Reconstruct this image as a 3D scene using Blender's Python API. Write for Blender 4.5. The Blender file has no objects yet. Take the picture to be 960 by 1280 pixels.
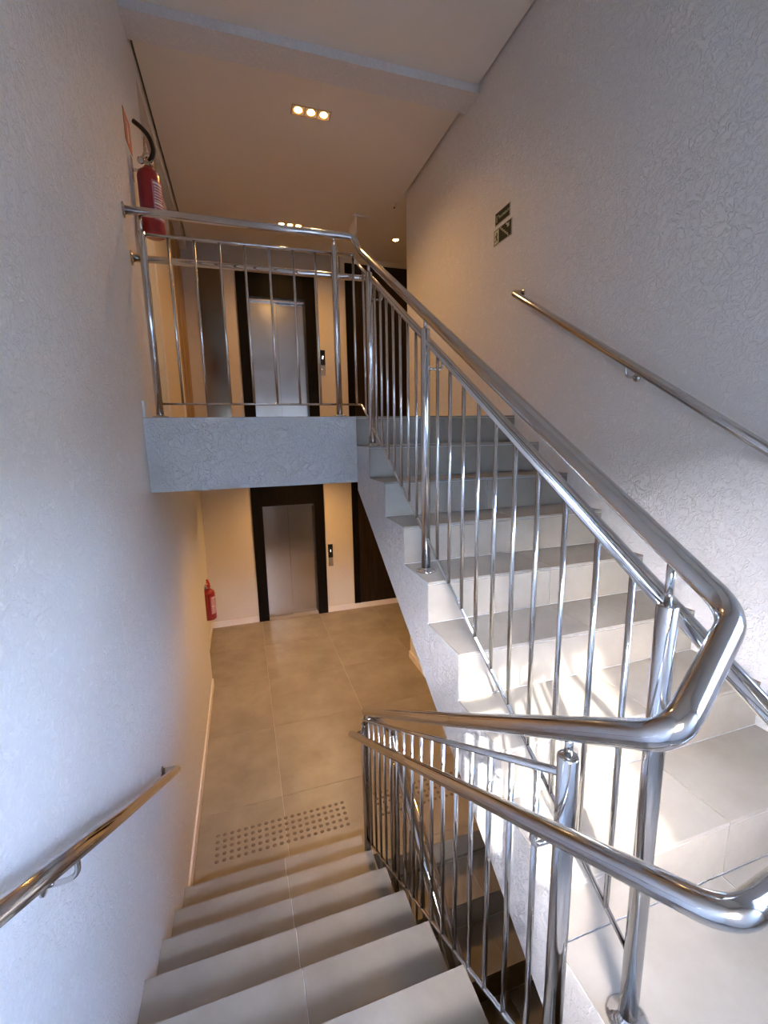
import bpy, bmesh, math, random
from mathutils import Vector, Matrix
random.seed(7)
D = bpy.data
scene = bpy.context.scene
COL = scene.collection

# ------------------------------------------------------------------ camera, world, sun, exposure
F_PX = 548.8
PITCH, YAW, ROLL = .1732, -.3073, .0191
def rot(p, y, r):
    return Matrix.Rotation(y, 3, 'Z') @ Matrix.Rotation(-p, 3, 'X') @ Matrix.Rotation(r, 3, 'Y')
cd = D.cameras.new('camera'); cam = D.objects.new('camera', cd); COL.objects.link(cam)
cd.sensor_fit = 'VERTICAL'; cd.sensor_height = 24.0; cd.lens = 24.0 * F_PX / 1280.0
cd.clip_start = .02; cd.clip_end = 200
Rm = rot(PITCH, YAW, ROLL) @ Matrix.Rotation(math.pi / 2, 3, 'X')
cam.matrix_world = Matrix.Translation((.435, -.736, 1.284)) @ Rm.to_4x4()
scene.camera = cam

scene.view_settings.view_transform = 'Standard'
scene.view_settings.look = 'None'
scene.view_settings.exposure = 0.66
scene.view_settings.gamma = 1.0
scene.view_settings.use_curve_mapping = False

SUN_DIR = Vector((.36, .78, -.50)).normalized()
world = D.worlds.new('World'); scene.world = world; world.use_nodes = True
wt = world.node_tree; bgn = wt.nodes['Background']
sky = wt.nodes.new('ShaderNodeTexSky'); sky.sky_type = 'NISHITA'; sky.sun_disc = False
sky.sun_elevation = math.radians(32); sky.sun_rotation = math.radians(205)
sky.air_density = 1.0; sky.dust_density = 1.5; sky.ozone_density = 1.2
wb = wt.nodes.new('ShaderNodeMixRGB'); wb.blend_type = 'MULTIPLY'; wb.inputs[0].default_value = 1; wb.inputs[2].default_value = (1.0, 1.0, 1.09, 1)
wt.links.new(sky.outputs[0], wb.inputs[1]); wt.links.new(wb.outputs[0], bgn.inputs[0]); bgn.inputs[1].default_value = 11.0

sl = D.lights.new('sun', 'SUN'); so = D.objects.new('sun', sl); COL.objects.link(so)
sl.energy = 15.0; sl.angle = math.radians(1.2); sl.color = (1, .95, .86)
so.rotation_euler = SUN_DIR.to_track_quat('-Z', 'Y').to_euler()

# dimensions (metres); landing floor is z = 0
H = .175; T = .2718
HU = 8 * H; HL = -8 * H
XW = -.05; XG = .983; XS = 1.106; XR = 2.219
YL = 1.613; YT = 7 * T; YD = 1.55
YB = -1.60; YE = 5.676; ZC = 3.71
XH = 3.9                                             # far right wall of the hall
WINS = ((.04, .74, 1.20, 1.92),)    # window in the wall behind the camera: x0, x1, z0, z1

# ------------------------------------------------------------------ materials
def new_mat(name):
    m = D.materials.new(name); m.use_nodes = True
    n = m.node_tree.nodes; b = n['Principled BSDF']
    return m, m.node_tree, n, b
def simple(name, col, rough=.5, metal=0, emit=None, es=0, coat=0):
    m, t, n, b = new_mat(name)
    b.inputs['Base Color'].default_value = (*col, 1); b.inputs['Roughness'].default_value = rough
    b.inputs['Metallic'].default_value = metal
    if coat: b.inputs['Coat Weight'].default_value = coat
    if emit:
        b.inputs['Emission Color'].default_value = (*emit, 1); b.inputs['Emission Strength'].default_value = es
    return m
def ramp(n, stops):
    r = n.new('ShaderNodeValToRGB'); e = r.color_ramp.elements
    e[0].position, e[0].color = stops[0][0], (*stops[0][1], 1)
    e[1].position, e[1].color = stops[-1][0], (*stops[-1][1], 1)
    for p, c in stops[1:-1]:
        x = e.new(p); x.color = (*c, 1)
    return r
def wall_mat(name, col, strength=.5, scale=26):
    m, t, n, b = new_mat(name); L = t.links.new
    tc = n.new('ShaderNodeTexCoord')
    warp = n.new('ShaderNodeTexNoise'); warp.inputs['Scale'].default_value = scale * .45; warp.inputs['Detail'].default_value = 3
    L(tc.outputs['Object'], warp.inputs['Vector'])
    mx = n.new('ShaderNodeMixRGB'); mx.blend_type = 'ADD'; mx.inputs[0].default_value = .12
    L(tc.outputs['Object'], mx.inputs[1]); L(warp.outputs['Color'], mx.inputs[2])
    n1 = n.new('ShaderNodeTexNoise'); n1.inputs['Scale'].default_value = scale; n1.inputs['Detail'].default_value = 5; n1.inputs['Roughness'].default_value = .62
    n1.inputs['Distortion'].default_value = 1.6
    L(mx.outputs[0], n1.inputs['Vector'])
    r1 = ramp(n, [(.47, (0, 0, 0)), (.66, (1, 1, 1))]); L(n1.outputs['Fac'], r1.inputs[0])
    bump = n.new('ShaderNodeBump'); bump.inputs['Strength'].default_value = strength; bump.inputs['Distance'].default_value = .004
    L(r1.outputs[0], bump.inputs['Height']); L(bump.outputs[0], b.inputs['Normal'])
    mc = n.new('ShaderNodeMixRGB'); mc.inputs[1].default_value = (*[c * .96 for c in col], 1); mc.inputs[2].default_value = (*[min(1, c * 1.06) for c in col], 1)
    L(r1.outputs[0], mc.inputs[0]); L(mc.outputs[0], b.inputs['Base Color'])
    b.inputs['Roughness'].default_value = .55
    return m
def tile_mat(name, ca, cb, rough=.42):
    m, t, n, b = new_mat(name); L = t.links.new
    tc = n.new('ShaderNodeTexCoord'); oi = n.new('ShaderNodeObjectInfo')
    ad = n.new('ShaderNodeVectorMath'); ad.operation = 'ADD'
    sc = n.new('ShaderNodeVectorMath'); sc.operation = 'SCALE'; sc.inputs[3].default_value = 1.0
    cb_ = n.new('ShaderNodeCombineXYZ'); mm = n.new('ShaderNodeMath'); mm.operation = 'MULTIPLY'; mm.inputs[1].default_value = 37
    L(oi.outputs['Random'], mm.inputs[0])
    for i in range(3): L(mm.outputs[0], cb_.inputs[i])
    L(tc.outputs['Object'], ad.inputs[0]); L(cb_.outputs[0], ad.inputs[1])
    n1 = n.new('ShaderNodeTexNoise'); n1.inputs['Scale'].default_value = 3.2; n1.inputs['Detail'].default_value = 7; n1.inputs['Roughness'].default_value = .6
    L(ad.outputs[0], n1.inputs['Vector'])
    n2 = n.new('ShaderNodeTexNoise'); n2.inputs['Scale'].default_value = 60; n2.inputs['Detail'].default_value = 3
    L(ad.outputs[0], n2.inputs['Vector'])
    r = ramp(n, [(.32, ca), (.68, cb)]); L(n1.outputs['Fac'], r.inputs[0])
    hs = n.new('ShaderNodeHueSaturation'); L(r.outputs[0], hs.inputs['Color'])
    mr = n.new('ShaderNodeMapRange'); mr.inputs['To Min'].default_value = .94; mr.inputs['To Max'].default_value = 1.05
    L(oi.outputs['Random'], mr.inputs['Value']); L(mr.outputs[0], hs.inputs['Value'])
    L(hs.outputs[0], b.inputs['Base Color'])
    rr = n.new('ShaderNodeMapRange'); rr.inputs['To Min'].default_value = rough - .06; rr.inputs['To Max'].default_value = rough + .08
    L(n2.outputs['Fac'], rr.inputs['Value']); L(rr.outputs[0], b.inputs['Roughness'])
    bp = n.new('ShaderNodeBump'); bp.inputs['Strength'].default_value = .06; bp.inputs['Distance'].default_value = .001
    L(n2.outputs['Fac'], bp.inputs['Height']); L(bp.outputs[0], b.inputs['Normal'])
    return m
def metal_mat(name, col, rough, brushed=False):
    m, t, n, b = new_mat(name); L = t.links.new
    b.inputs['Metallic'].default_value = 1; b.inputs['Base Color'].default_value = (*col, 1)
    tc = n.new('ShaderNodeTexCoord'); mp = n.new('ShaderNodeMapping'); L(tc.outputs['Object'], mp.inputs[0])
    mp.inputs['Scale'].default_value = (1, 1, 60) if brushed else (9, 9, 9)
    n1 = n.new('ShaderNodeTexNoise'); n1.inputs['Scale'].default_value = 3; n1.inputs['Detail'].default_value = 4
    L(mp.outputs[0], n1.inputs['Vector'])
    mr = n.new('ShaderNodeMapRange'); mr.inputs['To Min'].default_value = rough * .8; mr.inputs['To Max'].default_value = rough * 1.3
    L(n1.outputs['Fac'], mr.inputs['Value']); L(mr.outputs[0], b.inputs['Roughness'])
    return m
def wood_mat(name, ca, cb):
    m, t, n, b = new_mat(name); L = t.links.new
    tc = n.new('ShaderNodeTexCoord'); mp = n.new('ShaderNodeMapping'); L(tc.outputs['Object'], mp.inputs[0])
    mp.inputs['Scale'].default_value = (14, 14, .8)
    n1 = n.new('ShaderNodeTexNoise'); n1.inputs['Scale'].default_value = 3; n1.inputs['Detail'].default_value = 5
    L(mp.outputs[0], n1.inputs['Vector']); r = ramp(n, [(.3, ca), (.7, cb)]); L(n1.outputs['Fac'], r.inputs[0])
    L(r.outputs[0], b.inputs['Base Color']); b.inputs['Roughness'].default_value = .45; b.inputs['Specular IOR Level'].default_value = .10
    return m

M = {}
M['wall'] = wall_mat('textured_white_paint', (.765, .755, .735), .65, 30)
M['edge'] = wall_mat('textured_grey_blue_paint', (.76, .78, .80), 1.0, 30)
M['stringer'] = wall_mat('textured_pale_blue_paint', (.64, .66, .69), 1.2, 34)
M['hallwall'] = wall_mat('fine_cream_paint', (.70, .64, .55), .25, 60)
M['band'] = wall_mat('grey_band', (.36, .35, .33), .2, 60)
M['ceil'] = simple('ceiling_plaster', (.80, .75, .66), .8)
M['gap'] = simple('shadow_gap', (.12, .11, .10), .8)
M['tile'] = tile_mat('grey_porcelain', (.215, .195, .165), (.30, .275, .235), .42)
M['floortile'] = tile_mat('greige_porcelain', (.22, .185, .135), (.32, .275, .20), .36)
M['grout'] = simple('pale_grout', (.55, .52, .47), .8)
M['skirt'] = simple('white_skirting', (.80, .76, .72), .4)
M['steel'] = metal_mat('polished_steel', (.60, .585, .57), .10)
M['steel2'] = metal_mat('brushed_steel', (.58, .565, .55), .19, True)
M['black'] = wood_mat('black_laminate', (.003, .002, .002), (.007, .005, .004))
M['darkwood'] = wood_mat('dark_brown_wood', (.016, .010, .007), (.030, .018, .012))
M['wood'] = wood_mat('light_brown_wood', (.33, .21, .11), (.45, .30, .17))
M['creamdoor'] = simple('cream_lacquer', (.74, .64, .52), .45)
M['glossy'] = metal_mat('bronze_mirror', (.22, .18, .14), .12)
M['red'] = simple('red_enamel', (.27, .003, .006), .28, coat=.5)
M['rlabel'] = simple('pink_label', (.42, .14, .16), .5)
M['rubber'] = simple('black_rubber', (.012, .012, .012), .45)
M['redplastic'] = simple('red_plastic', (.50, .05, .03), .4)
M['brass'] = metal_mat('brass_valve', (.70, .58, .36), .28)
M['whiteplastic'] = simple('white_plastic', (.75, .73, .68), .5)
M['orange'] = simple('orange_sign', (.62, .20, .09), .5)
M['signgreen'] = simple('dark_green_sign', (.008, .014, .004), .8)
M['signpale'] = simple('photoluminescent_cream', (.50, .52, .36), .6)
M['signborder'] = simple('sign_border', (.50, .47, .38), .6)
M['sill'] = simple('worn_sill_metal', (.34, .31, .27), .55)
M['studmetal'] = simple('worn_stud_metal', (.20, .17, .14), .5, 1)
M['panelblack'] = simple('black_glass', (.004, .004, .005), .12)
M['lit'] = simple('lit_digit', (.8, .8, .8), .5, emit=(1, 1, 1), es=2.2)
M['bulb'] = simple('warm_bulb', (1, .8, .5), .5, emit=(1, .60, .24), es=38)
M['lampbox'] = simple('lamp_housing', (.42, .30, .16), .4)
M['frame_al'] = simple('white_aluminium', (.7, .7, .7), .4)

# ------------------------------------------------------------------ mesh helpers
def bm_box(bm, x0, x1, y0, y1, z0, z1):
    v = [bm.verts.new(p) for p in ((x0,y0,z0),(x1,y0,z0),(x1,y1,z0),(x0,y1,z0),(x0,y0,z1),(x1,y0,z1),(x1,y1,z1),(x0,y1,z1))]
    for f in ((0,3,2,1),(4,5,6,7),(0,1,5,4),(1,2,6,5),(2,3,7,6),(3,0,4,7)): bm.faces.new([v[i] for i in f])
    return v
def bm_prism_x(bm, prof, x0, x1):
    a = [bm.verts.new((x0, y, z)) for y, z in prof]; b = [bm.verts.new((x1, y, z)) for y, z in prof]
    n = len(prof)
    bm.faces.new(a); bm.faces.new(b[::-1])
    for i in range(n): bm.faces.new((a[i], b[i], b[(i+1) % n], a[(i+1) % n]))
def bm_sweep(bm, pts, r, seg=14, cap=True):
    pts = [Vector(p) for p in pts]
    tang = []
    for i in range(len(pts)):
        a = pts[max(0, i-1)]; b = pts[min(len(pts)-1, i+1)]; tang.append((b - a).normalized())
    up = Vector((0, 0, 1)) if abs(tang[0].z) < .9 else Vector((0, 1, 0))
    nrm = (up - tang[0] * up.dot(tang[0])).normalized()
    rings = []
    for i, p in enumerate(pts):
        t = tang[i]
        nrm = (nrm - t * nrm.dot(t)).normalized(); bi = t.cross(nrm)
        # mitre scale keeps the tube round in bends
        rr = r[i] if isinstance(r, (list, tuple)) else r
        rings.append([bm.verts.new(p + (nrm * math.cos(2*math.pi*k/seg) + bi * math.sin(2*math.pi*k/seg)) * rr) for k in range(seg)])
    for a, b in zip(rings, rings[1:]):
        for k in range(seg):
            f = bm.faces.new((a[k], a[(k+1) % seg], b[(k+1) % seg], b[k])); f.smooth = True
    if cap:
        bm.faces.new(rings[0][::-1]); bm.faces.new(rings[-1])
def fillet(pts, rad, n=7):
    pts = [Vector(p) for p in pts]
    rads = rad if isinstance(rad, (list, tuple)) else [rad] * len(pts)
    out = [pts[0]]
    for i in range(1, len(pts) - 1):
        p = pts[i]; a = (pts[i-1] - p); b = (pts[i+1] - p)
        d = min(rads[i], a.length * .48, b.length * .48)
        A = p + a.normalized() * d; B = p + b.normalized() * d
        for k in range(n + 1):
            t = k / n; out.append(A * (1-t)**2 + p * 2*t*(1-t) + B * t*t)
    out.append(pts[-1]); return out
def bm_lathe(bm, prof, seg=24, origin=(0, 0, 0), axis='Z'):
    o = Vector(origin); rings = []
    def P(r, h, a):
        c, s = math.cos(a) * r, math.sin(a) * r
        return o + (Vector((c, s, h)) if axis == 'Z' else Vector((h, c, s)) if axis == 'X' else Vector((s, h, c)))
    for r, h in prof:
        if r < 1e-6: rings.append([bm.verts.new(P(0, h, 0))])
        else: rings.append([bm.verts.new(P(r, h, 2*math.pi*k/seg)) for k in range(seg)])
    for a, b in zip(rings, rings[1:]):
        for k in range(seg):
            if len(a) == 1 and len(b) == 1: continue
            if len(a) == 1: f = bm.faces.new((a[0], b[k], b[(k+1) % seg]))
            elif len(b) == 1: f = bm.faces.new((a[k], a[(k+1) % seg], b[0]))
            else: f = bm.faces.new((a[k], a[(k+1) % seg], b[(k+1) % seg], b[k]))
            f.smooth = True
def tag(o, label=None, cat=None, group=None, kind=None):
    if label: o['label'] = label
    if cat: o['category'] = cat
    if group: o['group'] = group
    if kind: o['kind'] = kind
    return o
def finish(name, bm, mat, parent=None, loc=None, bevel=0):
    if bevel:
        bmesh.ops.bevel(bm, geom=list(bm.edges), offset=bevel, segments=1, affect='EDGES', profile=.5)
    bmesh.ops.recalc_face_normals(bm, faces=bm.faces)
    me = D.meshes.new(name); bm.to_mesh(me); bm.free(); me.materials.append(mat)
    o = D.objects.new(name, me); COL.objects.link(o)
    if loc is not None: o.location = loc
    if parent: put(o, parent)
    return o
def put(o, parent):
    o.parent = parent
    o.matrix_parent_inverse = wmat(parent).inverted()
def wmat(o):
    m = Matrix.LocRotScale(o.location, o.rotation_euler, o.scale)
    return wmat(o.parent) @ o.matrix_parent_inverse @ m if o.parent else m
def empty(name, loc, label, cat, group=None):
    o = D.objects.new(name, None); COL.objects.link(o); o.location = loc; o.empty_display_size = .1
    return tag(o, label, cat, group)
def box(name, b, mat, parent=None, bevel=0):
    """a box with its origin at its own centre"""
    x0, x1, y0, y1, z0, z1 = b
    c = ((x0+x1)/2, (y0+y1)/2, (z0+z1)/2)
    bm = bmesh.new(); bm_box(bm, x0-c[0], x1-c[0], y0-c[1], y1-c[1], z0-c[2], z1-c[2])
    return finish(name, bm, mat, parent, c, bevel)
def tube(name, pts, r, mat, parent=None, seg=14):
    bm = bmesh.new(); c = Vector(pts[0]); bm_sweep(bm, [Vector(p) - c for p in pts], r, seg)
    return finish(name, bm, mat, parent, c)
TILE_CACHE = {}
def tile(name, b, mat, parent, bevel=.0012):
    """tiles of one size share one mesh"""
    x0, x1, y0, y1, z0, z1 = b
    c = ((x0+x1)/2, (y0+y1)/2, (z0+z1)/2)
    key = (name, round(x1-x0, 4), round(y1-y0, 4), round(z1-z0, 4), mat.name)
    if key not in TILE_CACHE:
        bm = bmesh.new(); bm_box(bm, x0-c[0], x1-c[0], y0-c[1], y1-c[1], z0-c[2], z1-c[2])
        bmesh.ops.bevel(bm, geom=list(bm.edges), offset=bevel, segments=1, affect='EDGES')
        bmesh.ops.recalc_face_normals(bm, faces=bm.faces)
        me = D.meshes.new(name); bm.to_mesh(me); bm.free(); me.materials.append(mat); TILE_CACHE[key] = me
    o = D.objects.new(name, TILE_CACHE[key]); COL.objects.link(o); o.location = c; put(o, parent)
    return o
def struct(name, boxes, mat, label, cat='wall'):
    bm = bmesh.new(); o0 = boxes[0]; c = ((o0[0]+o0[1])/2, (o0[2]+o0[3])/2, o0[4])
    for b in boxes: bm_box(bm, b[0]-c[0], b[1]-c[0], b[2]-c[1], b[3]-c[1], b[4]-c[2], b[5]-c[2])
    o = finish(name, bm, mat, None, c)
    return tag(o, label, cat, kind='structure')
G = .0022  # grout joint

# ------------------------------------------------------------------ room shell
ZB = -3.0; ZTOP = 3.95
struct('wall_left', [(XW-.25, XW, YB-.25, 4.07, ZB, .995), (XW-.25, XW, YB-.25, 2.87, .995, ZTOP),
                     (XW-.25, XW, 2.87, YE, 3.60, ZTOP), (XW-.25, -.15, 4.07, YE, ZB, .995),
                     ],
       M['wall'], 'rough textured pale blue-white wall along the left side of the stairs')
struct('wall_left_upper', [(XW-.25, -.14, 2.87, YE, .995, 3.60)], M['hallwall'], 'recessed cream wall on the left of the upper hall')
W3 = (-1.50, -.50, 1.00, 1.95)                       # window in the right wall beside the landing: y0, y1, z0, z1
struct('wall_right', [(XR, XR+.22, YB-.25, W3[0], ZB, ZTOP), (XR, XR+.22, W3[1], 3.93, ZB, ZTOP), (XR, XR+.22, W3[0], W3[1], ZB, W3[2]), (XR, XR+.22, W3[0], W3[1], W3[3], ZTOP)], M['wall'], 'rough textured grey-white wall beside the ascending flight')
struct('wall_return', [(XR+.22, XH, 3.73, 3.93, -1.55, ZTOP)], M['hallwall'], 'hall wall running off to the right behind the stairwell')
struct('wall_hall_right', [(XH, XH+.2, 3.73, YE+.4, -1.6, ZTOP)], M['hallwall'], 'side wall at the far right end of the hall')
OX0, OX1 = .52, 1.50                                 # rough opening of the elevators
struct('wall_back', [(XW-.25, OX0, YE, YE+.3, -1.6, ZTOP), (OX1, XH, YE, YE+.3, -1.6, ZTOP),
                     (OX0, OX1, YE, YE+.3, .58, 1.4), (OX0, OX1, YE, YE+.3, 3.38, ZTOP),
                     (OX0, OX1, YE, YE+.3, -1.6, -1.4)], M['hallwall'], 'cream painted wall holding both elevator doors', 'wall')
A = WINS[0]
struct('elevator_shaft', [(OX0-.2, OX1+.2, YE+.3, YE+.4, -1.7, ZTOP)], M['gap'], 'dark shaft wall behind the elevator doors')
struct('wall_front', [(XW, A[0], YB-.2, YB, ZB, ZTOP), (A[1], XR, YB-.2, YB, ZB, ZTOP)]
       + [(w[0], w[1], YB-.2, YB, ZB, w[2]) for w in WINS] + [(w[0], w[1], YB-.2, YB, w[3], ZTOP) for w in WINS],
       M['wall'], 'wall with a stair window behind the landing')
for i, w in enumerate(WINS):
    wf = empty('window_%d' % (i+1), ((w[0]+w[1])/2, YB-.1, w[2]), 'stair window frame behind the landing', 'window'); wf['kind'] = 'structure'
    for b in ((w[2], w[2]+.035), (w[3]-.035, w[3])):
        box('window_rail', (w[0], w[1], YB-.13, YB-.08, b[0], b[1]), M['frame_al'], wf)
    for x in (w[0]+.018, w[1]-.018):
        box('window_stile', (x-.018, x+.018, YB-.129, YB-.081, w[2]+.035, w[3]-.035), M['frame_al'], wf)

wf = empty('window_2', (XR+.1, (W3[0]+W3[1])/2, W3[2]), 'stair window frame in the right wall beside the landing', 'window'); wf['kind'] = 'structure'
for b in ((W3[2], W3[2]+.035), (W3[3]-.035, W3[3])): box('window_rail', (XR+.08, XR+.13, W3[0], W3[1], b[0], b[1]), M['frame_al'], wf)
for y in (W3[0]+.018, W3[1]-.018): box('window_stile', (XR+.081, XR+.129, y-.018, y+.018, W3[2]+.035, W3[3]-.035), M['frame_al'], wf)

# ceiling: two fields split by a shallow beam, with a dark shadow gap round the edges
struct('ceiling', [(XW+.016, XR-.016, YB, 2.45, ZC, ZC+.04), (XW+.016, XR-.016, 2.66, 3.93, ZC, ZC+.04), (XW+.016, XH, 3.93, YE, ZC, ZC+.04)],
       M['ceil'], 'plain plaster ceiling with narrow dark shadow gaps at the walls', 'ceiling')
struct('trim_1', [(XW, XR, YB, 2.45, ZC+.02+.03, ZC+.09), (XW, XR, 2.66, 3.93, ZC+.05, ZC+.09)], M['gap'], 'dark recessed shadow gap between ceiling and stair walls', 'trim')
struct('beam', [(XW, XR, 2.45, 2.66, 3.655, ZTOP)], M['wall'], 'shallow grey beam crossing the ceiling above the upper landing edge', 'beam')
struct('roof_slab', [(XW-.25, XH+.2, YB-.25, YE+.4, ZTOP, ZTOP+.1)], M['ceil'], 'slab above the ceiling', 'ceiling')

# unseen houses added to block low sky light, and ground outside the stair windows
struct('sky_block_house', [(-14, 14, -11, -9, -3.0, 4.05), (10.5, 12.5, -9, 6, -3.0, 4.05)], simple('grey_render', (.20, .195, .18), .9), 'unseen grey houses added outside the stair windows to block low sky light', 'building')
struct('yard', [(-14, 14, -9, YB-.25, -3.1, -3.0)], simple('yard_ground', (.16, .15, .13), .95), 'bare yard outside the stair windows', 'ground')

# ------------------------------------------------------------------ floors
def floor_piece(name, boxes, label): return struct(name, boxes, M['grout'], label, 'floor')
fl = floor_piece('floor', [(XW-.2, XG+.0, YL, YE+.02, -1.55, -1.4025), (XG, XS, YL, YE+.02, -1.55, -1.4025), (XS, XR, YD, YE+.02, -1.55, -1.4025), (XR, XH, 3.93, YE+.02, -1.55, -1.4025)],
                 'lower hall floor of large greige tiles with pale joints')
def grid(a0, a1, joints):
    e = [a0] + [j for j in joints if a0 + .02 < j < a1 - .02] + [a1]
    return list(zip(e[:-1], e[1:]))
JX = [.5425 + .8524*k for k in range(-2, 6)]; JY = [2.285 + .86*k for k in range(-1, 6)]
def lay(parent, x0, x1, y0, y1, z, jx, jy, mat, name='tile', th=.011):
    for xa, xb in grid(x0, x1, jx):
        for ya, yb in grid(y0, y1, jy):
            tile(name, (xa+G/2, xb-G/2, ya+G/2, yb-G/2, z-th, z), mat, parent)
lay(fl, XW-.1, XR, YL, 4.005, HL, JX, JY, M['floortile'])
lay(fl, XW-.1, XH, 4.005, YE, HL, JX, JY, M['floortile'])
lay(fl, XS, XR, YD, YL, HL, JX, [], M['floortile'])
# tactile warning studs in front of both descending flights
stud = None
for x0 in (.094, 1.215):
    for i in range(20):
        for j in range(5):
            x, y = x0 + i*.0455, 1.888 + j*.0485
            if stud is None:
                bm = bmesh.new(); bm_lathe(bm, [(0, .0045), (.008, .0042), (.0125, .0018), (.0135, 0)], 12)
                stud = finish('tactile_stud', bm, M['studmetal'], fl, (x, y, HL)); stud['label'] = 'small round metal tactile stud'
            else:
                c = stud.copy(); COL.objects.link(c); c.location = (x, y, HL)

lf = struct('landing', [(XW, XS, YB, YL-7*T-.003, -.20, -.0025), (XS, XR, YB, -.0008, -.20, -.0025)], M['wall'], 'half landing slab between the two flights, tiled on top', 'floor')
JLX = [.508, 1.68]; JLY = [-.92]
lay(lf, XW, XS, YB, YL-7*T, 0, JLX, JLY, M['tile'])
lay(lf, XS, XR, YB, 0, 0, JLX, JLY, M['tile'])
uf = struct('floor_upper', [(XW-.2, XS, YT, YE+.02, 1.0, HU-.0025), (XS, XR, YT+.011, YE+.02, 1.0, HU-.0025), (XR, XH, 3.93, YE+.02, 1.0, HU-.0025)],
            M['edge'], 'upper landing slab with a textured blue-grey edge beam', 'floor')
lay(uf, XW-.1, XR, YT, 4.005, HU, JX, JY, M['floortile'])
lay(uf, XW-.1, XH, 4.005, YE, HU, JX, JY, M['floortile'])
ll = floor_piece('floor_lower_landing', [(XW, XR, YB, 1.6, -2.98, -2.8025)], 'lowest landing seen through the stair well gap')
lay(ll, XW, XR, YB, YD-7*T, -2.8, JLX, JLY, M['tile'])
struct('wall_under_hall', [(XW, XR, 1.75, 1.9, ZB, -1.55)], M['wall'], 'wall closing the lowest stair level', 'wall')

# ------------------------------------------------------------------ stair flights
def flight(name, x0, x1, sgn, ybase, zbase, n, joint, label, soffit, mat):
    """treads k=1..n-1; ybase is the first riser's face at floor level zbase, rising along sgn*y"""
    root = empty(name, ((x0+x1)/2, ybase, zbase), label, 'staircase')
    th = .003
    prof = [(ybase + sgn*th, zbase-.10)] if soffit is None else [(ybase + sgn*th, zbase-.003)]
    for k in range(1, n):
        prof.append((ybase + sgn*((k-1)*T + th), zbase + k*H - th))
        prof.append((ybase + sgn*(k*T + th), zbase + k*H - th))
    yt = ybase + sgn*((n-1)*T + th)
    prof.append((yt, zbase + n*H - .003)) if soffit is None else None
    ztop_s = zbase + H + (yt - ybase)*sgn*H/T - .451
    prof.append((yt, ztop_s))
    prof.append((ybase + sgn*th, zbase + H + th*H/T - .451))
    bm = bmesh.new(); cx = (x0+x1)/2
    bm_prism_x(bm, [(y-ybase, z-zbase) for y, z in prof], x0-cx, x1-cx)
    finish('stair_body', bm, M['stringer'], root, (cx, ybase, zbase))
    for k in range(1, n+1):
        yf = ybase + sgn*(k-1)*T; zt = zbase + k*H
        for xa, xb in grid(x0, x1, [joint]):
            ya, yb = sorted((yf + sgn*.0005, yf + sgn*.011))
            tile('riser_tile', (xa+G/2, xb-G/2, ya, yb, zt-H+.0012, zt-.0135), mat, root)
            if k < n:
                ya, yb = sorted((yf, yf + sgn*(T-.0005)))
                tile('tread_tile', (xa+G/2, xb-G/2, ya, yb, zt-.0115, zt), mat, root)
    return root
flight('stair_flight', XS, XR, 1, 0.0, 0.0, 8, 1.69, 'flight of grey tiled steps rising on the right to the upper landing', 1, M['tile'])
flight('stair_flight', XW, XG, -1, YL, HL, 8, .508, 'flight of grey tiled steps going down on the left to the elevator hall', 1, M['tile'])
flight('stair_flight', XS, XR, 1, YD-7*T-T+T, -2.8, 8, 1.69, 'lowest flight of steps glimpsed through the stair well gap', 1, M['tile'])

# ------------------------------------------------------------------ baseboards
def skirt(name, b, label): return struct(name, [b], M['skirt'], label, 'baseboard')
skirt('baseboard_left', (XW, XW+.012, YL+.03, 4.07, HL, HL+.085), 'white skirting along the left wall of the lower hall')
skirt('baseboard_left_upper', (XW, XW+.012, YT, 2.87, HU, HU+.085), 'white skirting on the left wall of the upper landing')
struct('baseboard_back', [(-.15, .505, YE-.013, YE, HL, HL+.085), (1.53, XH, YE-.013, YE, HL, HL+.085), (-.137, .505, YE-.013, YE, HU, HU+.085), (1.53, XH, YE-.013, YE, HU, HU+.085)],
       M['skirt'], 'white skirting at the foot of the elevator walls', 'baseboard')
struct('baseboard_recess', [(-.15, -.138, 4.083, YE-.013, HL, HL+.085), (-.15, XW+.012, 4.07, 4.083, HL, HL+.085)], M['skirt'], 'white skirting in the recess below the lower extinguisher', 'baseboard')
struct('baseboard_right', [(XR-.012, XR, YD+.02, 3.93, HL, HL+.085), (XR-.012, XH, 3.93, 3.942, HL, HL+.085), (XR-.012, XR, YT+.02, 3.93, HU, HU+.085)],
       M['skirt'], 'white skirting on the right wall by the stairs', 'baseboard')

# ------------------------------------------------------------------ stair railing (one welded stainless steel thing)
rl = empty('stair_railing', (1.16, 0, 0), 'polished steel tube railing looping around the stair well', 'railing')
ST = M['steel']
RA, RB, RP, RT, RI = .0200, .0175, .0190, .0066, .0075
Az = lambda y: 1.253 + .6106*(y - .147)
Bz = lambda y: 1.04 + .612*(y - .058)
Iz = lambda y: 1.114 + .622*(y - .095)
Kz = lambda y: .195 + .62*(y + .1)
Lz = lambda y: .74 - .62*(y + .135)
Cz = lambda y: .745 - .587*(y + .43)
Dz = lambda y: .663 - .597*(y + .152)
Ez = lambda y: -.30 - .62*(y - .25)
DY, DZ = YD - YT, -2.8
XA = 1.16; XB = 1.235; XL = .96; XC = .89
pA = [(XW+.004, 1.975, 2.425), (XA-.02, 1.983, 2.425), (XA, 1.955, 2.37), (XA, 1.86, Az(1.86)), (XA, .9, Az(.9)), (XA+.002, -.280, Az(-.280)+.002),
      (.912, -.385, .915), (XL, .3, Lz(.3)), (XL, 1.33, Lz(1.33)), (.985, 1.37, -.205), (XA, 1.47, -.43), (XA, 1.36, Az(1.36-DY)+DZ), (XA, -.55, Az(-.55-DY)+DZ)]
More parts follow.
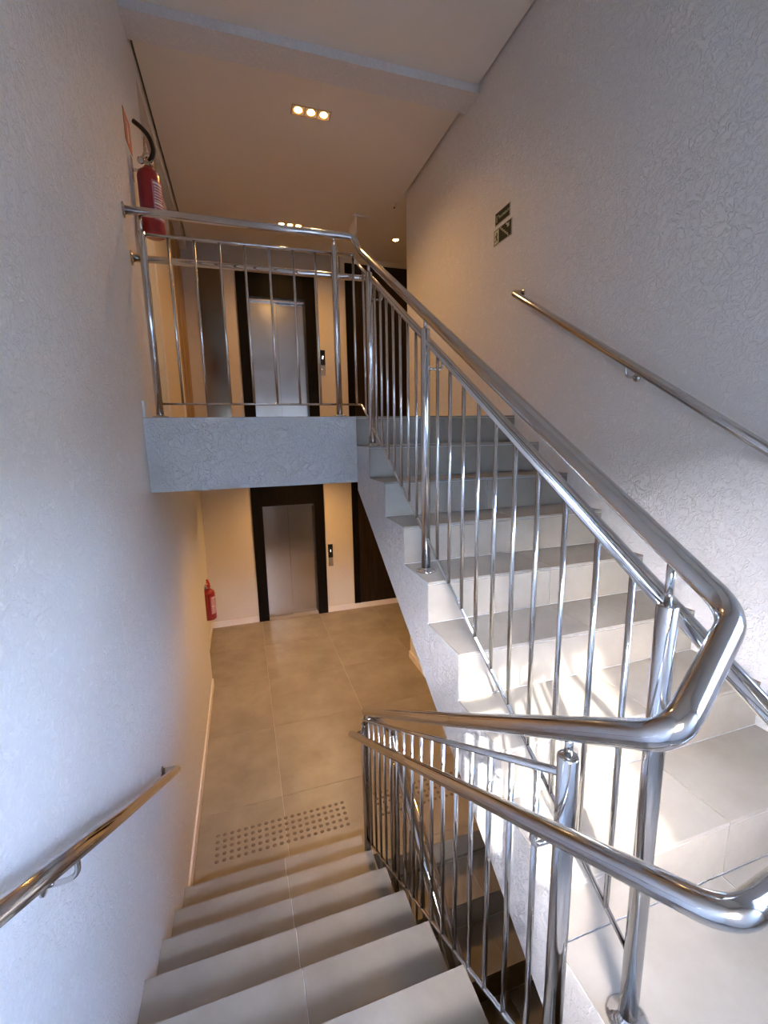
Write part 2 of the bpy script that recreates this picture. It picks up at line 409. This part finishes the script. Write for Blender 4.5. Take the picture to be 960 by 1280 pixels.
tube('top_rail', fillet(pA, [0, .05, .03, .03, .02, .05, .05, .02, .03, .02, .03, .03, 0], 9), RA, ST, rl, 24)
pB = [(XW+.004, 2.062, 2.232), (XB-.02, 2.055, 2.232), (XB, 1.99, Bz(1.99)), (XB, .9, Bz(.9)), (XB, -.375, Bz(-.375)),
      (1.21, -.425, .715), (XC+.01, -.478, .765), (XC, -.40, Cz(-.40)), (XC, .4, Cz(.4)), (XC, 1.35, Cz(1.35))]
tube('hand_rail', fillet(pB, [0, .05, .04, .02, .04, .03, .045, .03, .02, 0], 9), RB, ST, rl, 20)
pB2 = [(XB, 1.52, Bz(1.52-DY)+DZ), (XB, .6, Bz(.6-DY)+DZ), (XB, -.55, Bz(-.55-DY)+DZ)]
tube('hand_rail', pB2, RB, ST, rl, 20)
def bar(name, pts, r=RI): return tube(name, pts, r, ST, rl, 12)
bar('infill_bar', [(.022, 1.983, 2.322), (1.135, 1.983, 2.330)])
bar('infill_bar', [(.022, 1.983, 1.475), (1.135, 1.983, 1.475)], .006)
bar('infill_bar', fillet([(1.135, 1.983, 2.33), (XA, 1.95, Iz(1.95)), (XA, -.17, Iz(-.17))], .03), .0085)
bar('infill_bar', fillet([(1.135, 1.983, 1.475), (XA, 1.96, Kz(1.96)), (XA, -.17, Kz(-.17))], .03), .0062)
bar('infill_bar', [(XL, -.16, Dz(-.16)), (XL, 1.36, Dz(1.36))], .0085)
bar('infill_bar', [(XL, -.16, Ez(-.16)), (XL, 1.36, Ez(1.36))], .0062)
bar('infill_bar', [(XL, 1.36, Dz(1.36)), (XA, 1.42, Dz(1.36)-.05)], .0075)
bar('infill_bar', [(XA, 1.42, Iz(1.42-DY)+DZ), (XA, -.523, Iz(-.523-DY)+DZ)], .0085)
bar('infill_bar', [(XA, 1.42, Kz(1.42-DY)+DZ), (XA, -.523, Kz(-.523-DY)+DZ)], .0062)
def post(x, y, z0, z1, zr):
    bm = bmesh.new(); bm_lathe(bm, [(0, 0), (RP, 0), (RP, z1-z0-.002), (RP-.002, z1-z0), (0, z1-z0)], 24)
    p = finish('post', bm, ST, rl, (x, y, z0))
    bm = bmesh.new(); bm_lathe(bm, [(.0, 0), (.044, 0), (.043, .004), (.036, .009), (RP+.002, .012), (RP, .016)], 28)
    finish('flange', bm, ST, p, (x, y, z0))
    bm = bmesh.new(); bm_lathe(bm, [(0, 0), (.0075, 0), (.0075, zr-z1), (0, zr-z1)], 14)
    finish('pin', bm, ST, p, (x, y, z1))
    return p
POSTS = [(.022, 1.983, HU, 2.335, 2.41), (1.024, 1.983, HU, 2.365, 2.41), (XA, 1.745, 7*H, Az(1.745)-.07, Az(1.745)-.01),
         (XA, .962, 4*H, Az(.962)-.055, Az(.962)-.01), (XA, -.165, 0, Az(-.165)-.095, Az(-.165)-.01),
         (XL, -.16, -H, Lz(-.16)-.05, Lz(-.16)-.01), (XL+.003, 1.355, HL+H, Lz(1.345)-.08, Lz(1.345)-.01),
         (XA, 1.42, HL-H, Az(1.42-DY)+DZ-.055, Az(1.42-DY)+DZ-.01), (XA, .607, -2.8+4*H, Az(.96)+DZ-.055, Az(.96)+DZ-.01),
         (XA, -.523, -2.8, Az(-.17)+DZ-.055, Az(-.17)+DZ-.01)]
for p in POSTS: post(*p)
BAL = {}
def baluster(x, y, z0, z1, r=RT):
    key = round(z1-z0, 3)
    if key not in BAL:
        bm = bmesh.new(); bm_lathe(bm, [(0, 0), (r, 0), (r, key), (0, key)], 12)
        o = finish('baluster', bm, ST, rl, (x, y, z0)); BAL[key] = o.data
    else:
        o = D.objects.new('baluster', BAL[key]); COL.objects.link(o); o.location = (x, y, z0); put(o, rl)
for x in (.142, .268, .395, .524, .655, .787, .912): baluster(x, 1.983, 1.475, 2.325)
baluster(1.135, 1.983, 1.475, 2.33)
ys = [1.86, 1.645, 1.548, 1.450, 1.352, 1.255, 1.158, 1.062, .845, .738, .634, .531, .428, .326, .222, .116, .010, -.085]
for y in ys:
    baluster(XA, y, Kz(y), Iz(y))
    baluster(XA, y+DY, Kz(y)+DZ, Iz(y)+DZ) if y < 1.7 else None
for k in range(16):
    y = -.078 + .0882*k
    baluster(XL, y, Ez(y), Dz(y))
# brackets that carry the lower handrail
def bracket(x0, x1, y, z):
    tube('rail_bracket', fillet([(x0, y, z-.05), (x1, y, z-.05), (x1, y, z)], .02, 5), .0055, ST, rl, 10)
for y, zo in ((1.745, 0), (.962, 0)): bracket(XA, XB, y, Bz(y))
bracket(XL, XC, -.16, Cz(-.16)); 
tube('rail_bracket', fillet([(XC, 1.30, Cz(1.30)), (XC+.01, 1.345, Cz(1.345)-.005), (XL, 1.355, Cz(1.355))], .02, 5), .0085, ST, rl, 10)
for y, z in ((1.975, 2.425), (2.062, 2.232)):
    bm = bmesh.new(); bm_lathe(bm, [(0, 0), (.036, 0), (.036, .004), (.022, .008), (.020, .012), (0, .012)], 28, axis='X')
    finish('wall_flange', bm, ST, rl, (XW, y, z))

# ------------------------------------------------------------------ wall handrails
def wall_rail(xw, sgn, pts, brs, label):
    x = pts[0][0]
    root = empty('wall_handrail', (xw, pts[0][1], pts[0][2]), label, 'handrail')
    e = pts[0]
    path = [(xw + sgn*.004, e[1]+.012, e[2]+.004), (x, e[1]+.012, e[2]+.004)] + pts[1:]
    tube('rail', fillet(path, [0, .035, .01, 0], 8), .0195, ST, root, 24)
    bm = bmesh.new(); bm_lathe(bm, [(0, 0), (.028, 0), (.028, .004), (.0200, .006), (0, .006)] if sgn > 0 else [(0, 0), (.028, 0), (.028, -.004), (.020, -.006), (0, -.006)], 24, axis='X')
    finish('wall_flange', bm, ST, root, (xw, e[1]+.012, e[2]+.004))
    for y, z in brs:
        b = tube('bracket', fillet([(x, y, z), (x, y, z-.065), (xw + sgn*.004, y, z-.065)], .045, 8), .0062, ST, root, 12)
        bm = bmesh.new(); bm_lathe(bm, [(0, 0), (.020, 0), (.020, sgn*.005), (.007, sgn*.007)], 20, axis='X')
        finish('bracket_flange', bm, ST, b, (xw, y, z-.065))
    return root
r_z = lambda y: 2.16 + .6135*(y - 1.855)
wall_rail(XR, -1, [(2.15, 1.85, r_z(1.85)), (2.15, .9, r_z(.9)), (2.15, -.45, r_z(-.45))], [(.93, r_z(.93)), (-.25, r_z(-.25))], 'round steel handrail on the right textured wall')
l_z = lambda y: .554 - .629*y
wall_rail(XW, 1, [(.02, 1.40, l_z(1.40)), (.02, .6, l_z(.6)), (.02, -.42, l_z(-.42))], [(.27, l_z(.27)), (-.3, l_z(-.3))], 'round steel handrail on the left blue-white wall')

# ------------------------------------------------------------------ elevators
def elevator(z, label, nm):
    root = empty('elevator_door', (1.017, YE, z), label, 'elevator')
    x0, x1, xi0, xi1, zt, zi = .505, 1.532, .652, 1.388, 2.03, 1.715
    bm = bmesh.new()
    bm_box(bm, x0, xi0, -.02, .16, 0, zt); bm_box(bm, xi1, x1, -.02, .16, 0, zt); bm_box(bm, xi0, xi1, -.02, .16, zi, zt)
    finish('door_frame', bm, M['black'], root, (0, YE, z))
    box('door_leaf', (xi0-.02, 1.012, YE+.075, YE+.095, z+.012, z+zi+.01), M['steel2'], root, .002)
    box('door_leaf', (1.006, xi1+.02, YE+.102, YE+.122, z+.012, z+zi+.01), M['steel2'], root, .002)
    box('door_sill', (xi0, xi1, YE-.015, YE+.15, z-.009, z+.006), M['sill'], root)
    box('door_header', (xi0, xi1, YE+.03, YE+.07, z+zi-.035, z+zi), M['steel2'], root)
    cp = empty('call_panel', (1.60, YE, z+.9), f'narrow elevator call panel with black display beside the {nm} elevator', 'panel', None)
    box('button_plate', (1.567, 1.640, YE-.010, YE, z+.735, z+.870), M['steel2'], cp, .002)
    box('display', (1.567, 1.640, YE-.014, YE, z+.872, z+1.075), M['panelblack'], cp, .002)
    bm = bmesh.new()
    for i, (a, b) in enumerate(((.0, .016), (.016, .010), (.032, -.0))):
        pass
    bm_lathe(bm, [(0, -.003), (.010, -.003), (.011, 0), (0, 0)], 16, axis='Y')
    finish('call_button', bm, M['steel'], cp, (1.603, YE-.010, z+.80))
    # lit digit, built from bars
    bm = bmesh.new()
    if nm == 'lower': segs = [(-.003, .003, -.018, .018), (-.008, -.003, .010, .014)]
    else: segs = [(-.008, .008, .014, .019), (-.008, .008, -.002, .003), (-.008, .008, -.019, -.014), (.004, .009, .0, .019), (-.009, -.004, -.019, .0)]
    for a, b, c, d in segs: bm_box(bm, a, b, -.001, .001, c, d)
    finish('lit_digit', bm, M['lit'], cp, (1.606, YE-.0152, z+.975))
    pn = empty('shaft_door', (2.5, YE, z), f'dark brown flush wall door right of the {nm} elevator', 'door')
    box('door_frame', (1.960, 2.055, YE-.022, YE, z+.087, z+2.235), M['black'], pn, .002)
    box('door_frame', (2.985, 3.08, YE-.022, YE, z+.087, z+2.235), M['black'], pn, .002)
    box('door_panel', (2.058, 2.982, YE-.016, YE, z+.087, z+2.235), M['darkwood'], pn, .002)
    return root
elevator(HL, 'brushed steel elevator door in black frame on the lower floor', 'lower')
elevator(HU, 'brushed steel elevator door in black frame behind the upper railing', 'upper')
struct('trim_2', [(-.14, 1.90, YE-.012, YE, 3.47, ZC)], M['band'], 'grey raised band along the top of the upper elevator wall', 'trim')  # thin grey box set slightly proud of the wall above the upper doors
# left side of the upper hall: glossy narrow panel, wooden panelling, cream door
gp = empty('mirror_panel', (.18, YE, HU), 'narrow glossy bronze panel left of the upper elevator', 'panel')
box('panel', (.03, .335, YE-.014, YE, HU+.087, HU+2.02), M['glossy'], gp, .002)
wp = empty('wood_panelling', (-.14, 5.0, HU), 'light brown vertical wood panelling on the upper left wall', 'panelling')
w = (5.66 - 4.52) / 6
for i in range(6):
    y0 = 4.52 + i*w
    box('plank', (-.14, -.125 if i % 2 else -.118, y0+.003, y0+w-.003, HU+.001, HU+2.195), M['wood'], wp, .002)
dd = empty('apartment_door', (-.14, 3.9, HU), 'cream apartment door in pale casing on the upper left wall', 'door')
for y0, y1 in ((3.28, 3.36), (4.40, 4.48)): box('door_casing', (-.14, -.10, y0, y1, HU, HU+2.12), M['skirt'], dd, .002)
box('door_casing', (-.14, -.10, 3.361, 4.399, HU+2.05, HU+2.12), M['skirt'], dd, .002)
box('door_leaf', (-.14, -.115, 3.362, 4.398, HU+.004, HU+2.048), M['creamdoor'], dd, .002)

# ------------------------------------------------------------------ ceiling lamps, sensor, hanging fitting
def triple(x, y, z, label, power):
    root = empty('downlight_trio', (x, y, z), label, 'ceiling light', 'recessed triple spotlights')
    bm = bmesh.new(); bm_box(bm, -.150, .150, -.054, -.046, -.004, .001); bm_box(bm, -.150, .150, .046, .054, -.004, .001)
    for q in (-.150, -.052, .044, .142): bm_box(bm, q, q+.008, -.046, .046, -.004, .001)
    finish('lamp_frame', bm, M['lampbox'], root, (x, y, z))
    for i in (-1, 0, 1):
        bm = bmesh.new(); bm_lathe(bm, [(.042, -.003), (.034, -.001), (.030, -.0005)], 20)
        finish('lamp_ring', bm, M['lampbox'], root, (x+i*.097, y, z))
        bm = bmesh.new(); bm_lathe(bm, [(.026, 0), (.019, -.007), (0, -.010)], 18)
        finish('bulb', bm, M['bulb'], root, (x+i*.097, y, z-.0008))
    L = D.lights.new('lamp_light', 'SPOT'); L.energy = power; L.color = (1, .53, .18); L.spot_size = math.radians(150); L.spot_blend = .9; L.shadow_soft_size = .06
    o = D.objects.new('lamp_light', L); COL.objects.link(o); o.location = (x, y, z-.03)
    return root
def downlight(x, y, z, label, power):
    root = empty('downlight', (x, y, z), label, 'ceiling light')
    bm = bmesh.new(); bm_lathe(bm, [(.055, .001), (.055, -.004), (.040, -.004), (.034, 0)], 24)
    finish('lamp_ring', bm, M['lampbox'], root, (x, y, z))
    bm = bmesh.new(); bm_lathe(bm, [(.034, 0), (.024, -.007), (0, -.010)], 18)
    finish('bulb', bm, M['bulb'], root, (x, y, z))
    L = D.lights.new('lamp_light', 'SPOT'); L.energy = power; L.color = (1, .55, .20); L.spot_size = math.radians(150); L.spot_blend = .9; L.shadow_soft_size = .05
    o = D.objects.new('lamp_light', L); COL.objects.link(o); o.location = (x, y, z-.03)
PU, PL = 46, 62
triple(1.115, 3.05, ZC, 'triple warm spotlight in the upper ceiling just past the beam', PU)
triple(1.15, 4.92, ZC, 'triple warm spotlight in the upper ceiling near the elevator', PU)
downlight(2.47, 4.97, ZC, 'single round downlight in the far right of the upper ceiling', 12)
triple(1.115, 3.05, 1.0, 'triple warm spotlight under the upper slab, near the stairs', PL)
triple(1.15, 4.92, 1.0, 'triple warm spotlight under the upper slab, near the elevator', PL)
downlight(2.9, 4.9, 1.0, 'single round downlight under the upper slab on the right', 14)
sd = empty('smoke_detector', (2.17, 4.16, ZC), 'small round ceiling sensor near the right wall corner', 'sensor')
bm = bmesh.new(); bm_lathe(bm, [(0, -.026), (.014, -.026), (.020, -.016), (.034, -.010), (.034, 0)], 24); finish('sensor_body', bm, M['whiteplastic'], sd, (2.17, 4.16, ZC))
bm = bmesh.new(); bm_lathe(bm, [(0, -.036), (.008, -.036), (.010, -.026), (0, -.026)], 16); finish('sensor_tip', bm, M['gap'], sd, (2.17, 4.16, ZC))
hs = empty('hanging_exit_light', (1.83, 4.5, ZC), 'slim exit light hanging edge-on from the upper hall ceiling', 'light fitting')
box('ceiling_plate', (1.80, 1.96, 4.46, 4.54, ZC-.022, ZC), M['whiteplastic'], hs, .003)
box('hanger', (1.816, 1.828, 4.49, 4.51, ZC-.09, ZC-.02), M['whiteplastic'], hs)
box('sign_plate', (1.790, 1.802, 4.36, 4.66, ZC-.24, ZC-.06), M['whiteplastic'], hs, .002)

# ------------------------------------------------------------------ wall signs on the right wall
def sign_plate(name, y0, y1, z0, z1, label):
    root = empty(name, (XR, (y0+y1)/2, z0), label, 'sign')
    box('sign_board', (XR-.004, XR, y0, y1, z0, z1), M['signborder'], root)
    box('sign_field', (XR-.0048, XR-.004, y0+.005, y1-.005, z0+.005, z1-.005), M['signgreen'], root)
    return root
def flat(name, polys, root, mat, x=XR-.0056, th=.0006):
    """polys in (u, v) metres on the right wall; u runs to the right as read, i.e. towards -y"""
    bm = bmesh.new()
    for p in polys:
        a = [bm.verts.new((x, -u, v)) for u, v in p]; b = [bm.verts.new((x+th, -u, v)) for u, v in p]
        bm.faces.new(a); bm.faces.new(b[::-1]); n = len(p)
        for i in range(n): bm.faces.new((a[i], b[i], b[(i+1) % n], a[(i+1) % n]))
    return finish(name, bm, mat, root, (0, 0, 0))
def text(body, size, u, v, root, mat):
    c = D.curves.new('lettering', 'FONT'); c.body = body; c.size = size; c.extrude = .0003; c.space_character = 1.05
    o = D.objects.new('lettering', c); COL.objects.link(o)
    dg = bpy.context.evaluated_depsgraph_get(); me = D.meshes.new_from_object(o.evaluated_get(dg)); me.materials.clear(); me.materials.append(mat)
    D.objects.remove(o); o = D.objects.new('lettering', me); COL.objects.link(o)
    o.matrix_world = Matrix(((0, 0, -1, XR-.0053), (-1, 0, 0, -u), (0, 1, 0, v), (0, 0, 0, 1)))
    mw = o.matrix_world.copy(); o.parent = root; o.matrix_parent_inverse = wmat(root).inverted(); o.matrix_basis = mw
    return o
s1 = sign_plate('floor_sign', 2.022, 2.202, 2.690, 2.772, 'upper dark green sign reading 1\u00b0 PAVIMENTO on right wall')
text('1', .062, -2.194, 2.708, s1, M['signpale']); text('\u00b0', .040, -2.166, 2.720, s1, M['signpale'])
text('PAVIMENTO', .0235, -2.152, 2.722, s1, M['signpale'])
s2 = sign_plate('exit_sign', 1.998, 2.215, 2.565, 2.668, 'lower dark green stair exit sign with running figure, right wall')
U0, V0 = -2.207, 2.573
box('pictogram_field', (XR-.0054, XR-.0048, 2.150, 2.206, 2.574, 2.659), M['signpale'], s2)
fig = [[(.026, .066), (.031, .071), (.037, .070), (.040, .064), (.036, .059), (.030, .060)],      # head
       [(.020, .056), (.032, .059), (.037, .036), (.028, .033)],                                   # trunk
       [(.020, .056), (.008, .044), (.011, .041), (.024, .050)], [(.032, .058), (.044, .047), (.048, .052), (.046, .056), (.043, .053), (.034, .060)],
       [(.028, .034), (.036, .037), (.046, .022), (.042, .008), (.037, .009), (.039, .021)], [(.028, .034), (.032, .028), (.020, .018), (.006, .017), (.006, .022), (.018, .023)]]
flat('running_figure', [[(U0+u, V0+v) for u, v in p] for p in fig], s2, M['signgreen'], x=XR-.0062)
st = []
for i in range(6):
    u, v = -2.140 + i*.0195, 2.658 - i*.0155
    st += [[(u, v-.005), (u+.022, v-.005), (u+.022, v), (u, v)], [(u+.017, v-.0205), (u+.022, v-.0205), (u+.022, v-.005), (u+.017, v-.005)]] if i < 5 else [[(u, v-.005), (u+.012, v-.005), (u+.012, v), (u, v)]]
flat('stair_line', st, s2, M['signpale'], x=XR-.0055)
flat('arrow', [[(-2.066, 2.652), (-2.046, 2.640), (-2.040, 2.650), (-2.058, 2.660)], [(-2.053, 2.630), (-2.028, 2.630), (-2.028, 2.656)]], s2, M['signpale'], x=XR-.0055)

# ------------------------------------------------------------------ fire extinguishers
def extinguisher(x, y, z, xw, label, hose_up, rr, hh):
    root = empty('fire_extinguisher', (x, y, z), label, 'fire extinguisher')
    r, h = rr, hh
    bm = bmesh.new(); bm_lathe(bm, [(0, .004), (r-.014, .0), (r-.004, .006), (r, .018), (r, h-.045), (r-.008, h-.020), (r-.030, h-.004), (.024, h+.006), (.020, h+.012), (0, h+.012)], 36)
    finish('cylinder_body', bm, M['red'], root, (x, y, z))
    # label wrapped on the side that faces the stairs
    bm = bmesh.new(); a0 = math.radians(-72); a1 = math.radians(0); n = 14
    rows = [(.075, .285)]
    for zb, zt in rows:
        va = [bm.verts.new(((r+.0008)*math.cos(a0+(a1-a0)*k/n), (r+.0008)*math.sin(a0+(a1-a0)*k/n), zb)) for k in range(n+1)]
        vb = [bm.verts.new((v.co.x, v.co.y, zt)) for v in va]
        for k in range(n): bm.faces.new((va[k], va[k+1], vb[k+1], vb[k])).smooth = True
    lb = finish('paper_label', bm, M['rlabel'], root, (x, y, z)); lb['label'] = 'pinkish printed instruction label'
    bm = bmesh.new()
    for i in range(13):
        zb = .085 + i*.015; t = .004 if i not in (5, 12) else .009
        e = a0+.08 + random.random()*.1; f = a1 - .08 - random.random()*.45
        va = [bm.verts.new(((r+.0014)*math.cos(e+(f-e)*k/n), (r+.0014)*math.sin(e+(f-e)*k/n), zb)) for k in range(n+1)]
        vb = [bm.verts.new((v.co.x, v.co.y, zb+t)) for v in va]
        for k in range(n): bm.faces.new((va[k], va[k+1], vb[k+1], vb[k]))
    finish('label_print', bm, M['skirt'], lb, (x, y, z))
    bm = bmesh.new(); bm_lathe(bm, [(0, 0), (.017, 0), (.017, .030), (.012, .036), (.012, .050), (0, .050)], 20)
    bm_lathe(bm, [(0, 0), (.019, 0), (.019, .020), (0, .020)], 18, origin=(.012, 0, .022), axis='X')
    finish('valve', bm, M['brass'], root, (x, y, z+h+.008))
    bm = bmesh.new(); zz = h + .055
    bm_sweep(bm, fillet([(-.025, .0, zz), (.0, -.045, zz+.012), (.01, -.095, zz+.004)], .02), .006, 10)
    bm_sweep(bm, fillet([(-.01, .0, zz+.022), (.0, -.045, zz+.048), (.01, -.10, zz+.052)], .02), .0065, 10)
    finish('lever', bm, M['brass'] if hose_up else M['redplastic'], root, (x, y, z))
    bm = bmesh.new()
    ring = [(.010+.022*math.cos(t*math.pi/8), -.030, zz-.010+.022*math.sin(t*math.pi/8)) for t in range(17)]
    bm_sweep(bm, ring, .0022, 6, False); finish('safety_ring', bm, M['steel'], root, (x, y, z))
    bm = bmesh.new(); bm_lathe(bm, [(0, 0), (.019, 0), (.019, -.008), (.016, -.010), (0, -.010)], 20, origin=(-.030, -.018, h+.030), axis='Y')
    finish('pressure_gauge', bm, M['steel'], root, (x, y, z))
    if hose_up:
        pts = [(.015, -.02, h+.030), (.045, -.035, h+.075), (.030, -.030, h+.150), (-.010, -.015, h+.200), (-.050, .0, h+.235)]
        tube('hose', [Vector(p)+Vector((x, y, z)) for p in fillet(pts, .08, 8)], .0125, M['rubber'], root, 14)
    else:
        pts = [(.015, -.02, h+.030), (.02, -.03, h+.070), (.0, -.02, h+.125)]
        tube('hose', [Vector(p)+Vector((x, y, z)) for p in fillet(pts, .05, 8)], .013, M['redplastic'], root, 12)
    bm = bmesh.new(); bm_box(bm, xw-x, xw-x+.006, -.02, .02, h-.07, h+.05); bm_box(bm, xw-x, -r+.012, -.008, .008, h-.02, h-.008)
    finish('wall_hook', bm, M['steel'], root, (x, y, z))
    return root
extinguisher(.034, 2.36, 2.455, XW, 'red fire extinguisher with black hose on upper left wall', True, .062, .36)
extinguisher(-.055, 4.50, -.79, -.15, 'small red fire extinguisher on left wall of lower hall', False, .073, .36)
def ext_sign(y0, y1, z0, z1, xw, label):
    root = empty('extinguisher_sign', (xw, (y0+y1)/2, z0), label, 'sign')
    box('sign_board', (xw, xw+.003, y0, y1, z0, z1), M['orange'], root)
    bm = bmesh.new(); s = (y1-y0)/2; ym = (y0+y1)/2; zm = (z0+z1)/2
    bm_box(bm, xw+.003, xw+.0036, ym-s*.14, ym+s*.14, zm-s*.7, zm+s*.35); bm_box(bm, xw+.003, xw+.0036, ym-s*.30, ym+s*.12, zm+s*.42, zm+s*.52)
    finish('pictogram', bm, M['skirt'], root)
ext_sign(2.26, 2.42, 2.90, 3.06, XW, 'small orange extinguisher sign above the upper extinguisher')
ext_sign(4.42, 4.58, -.25, -.09, -.15, 'small orange extinguisher sign above the lower extinguisher')

bpy.context.view_layer.update()
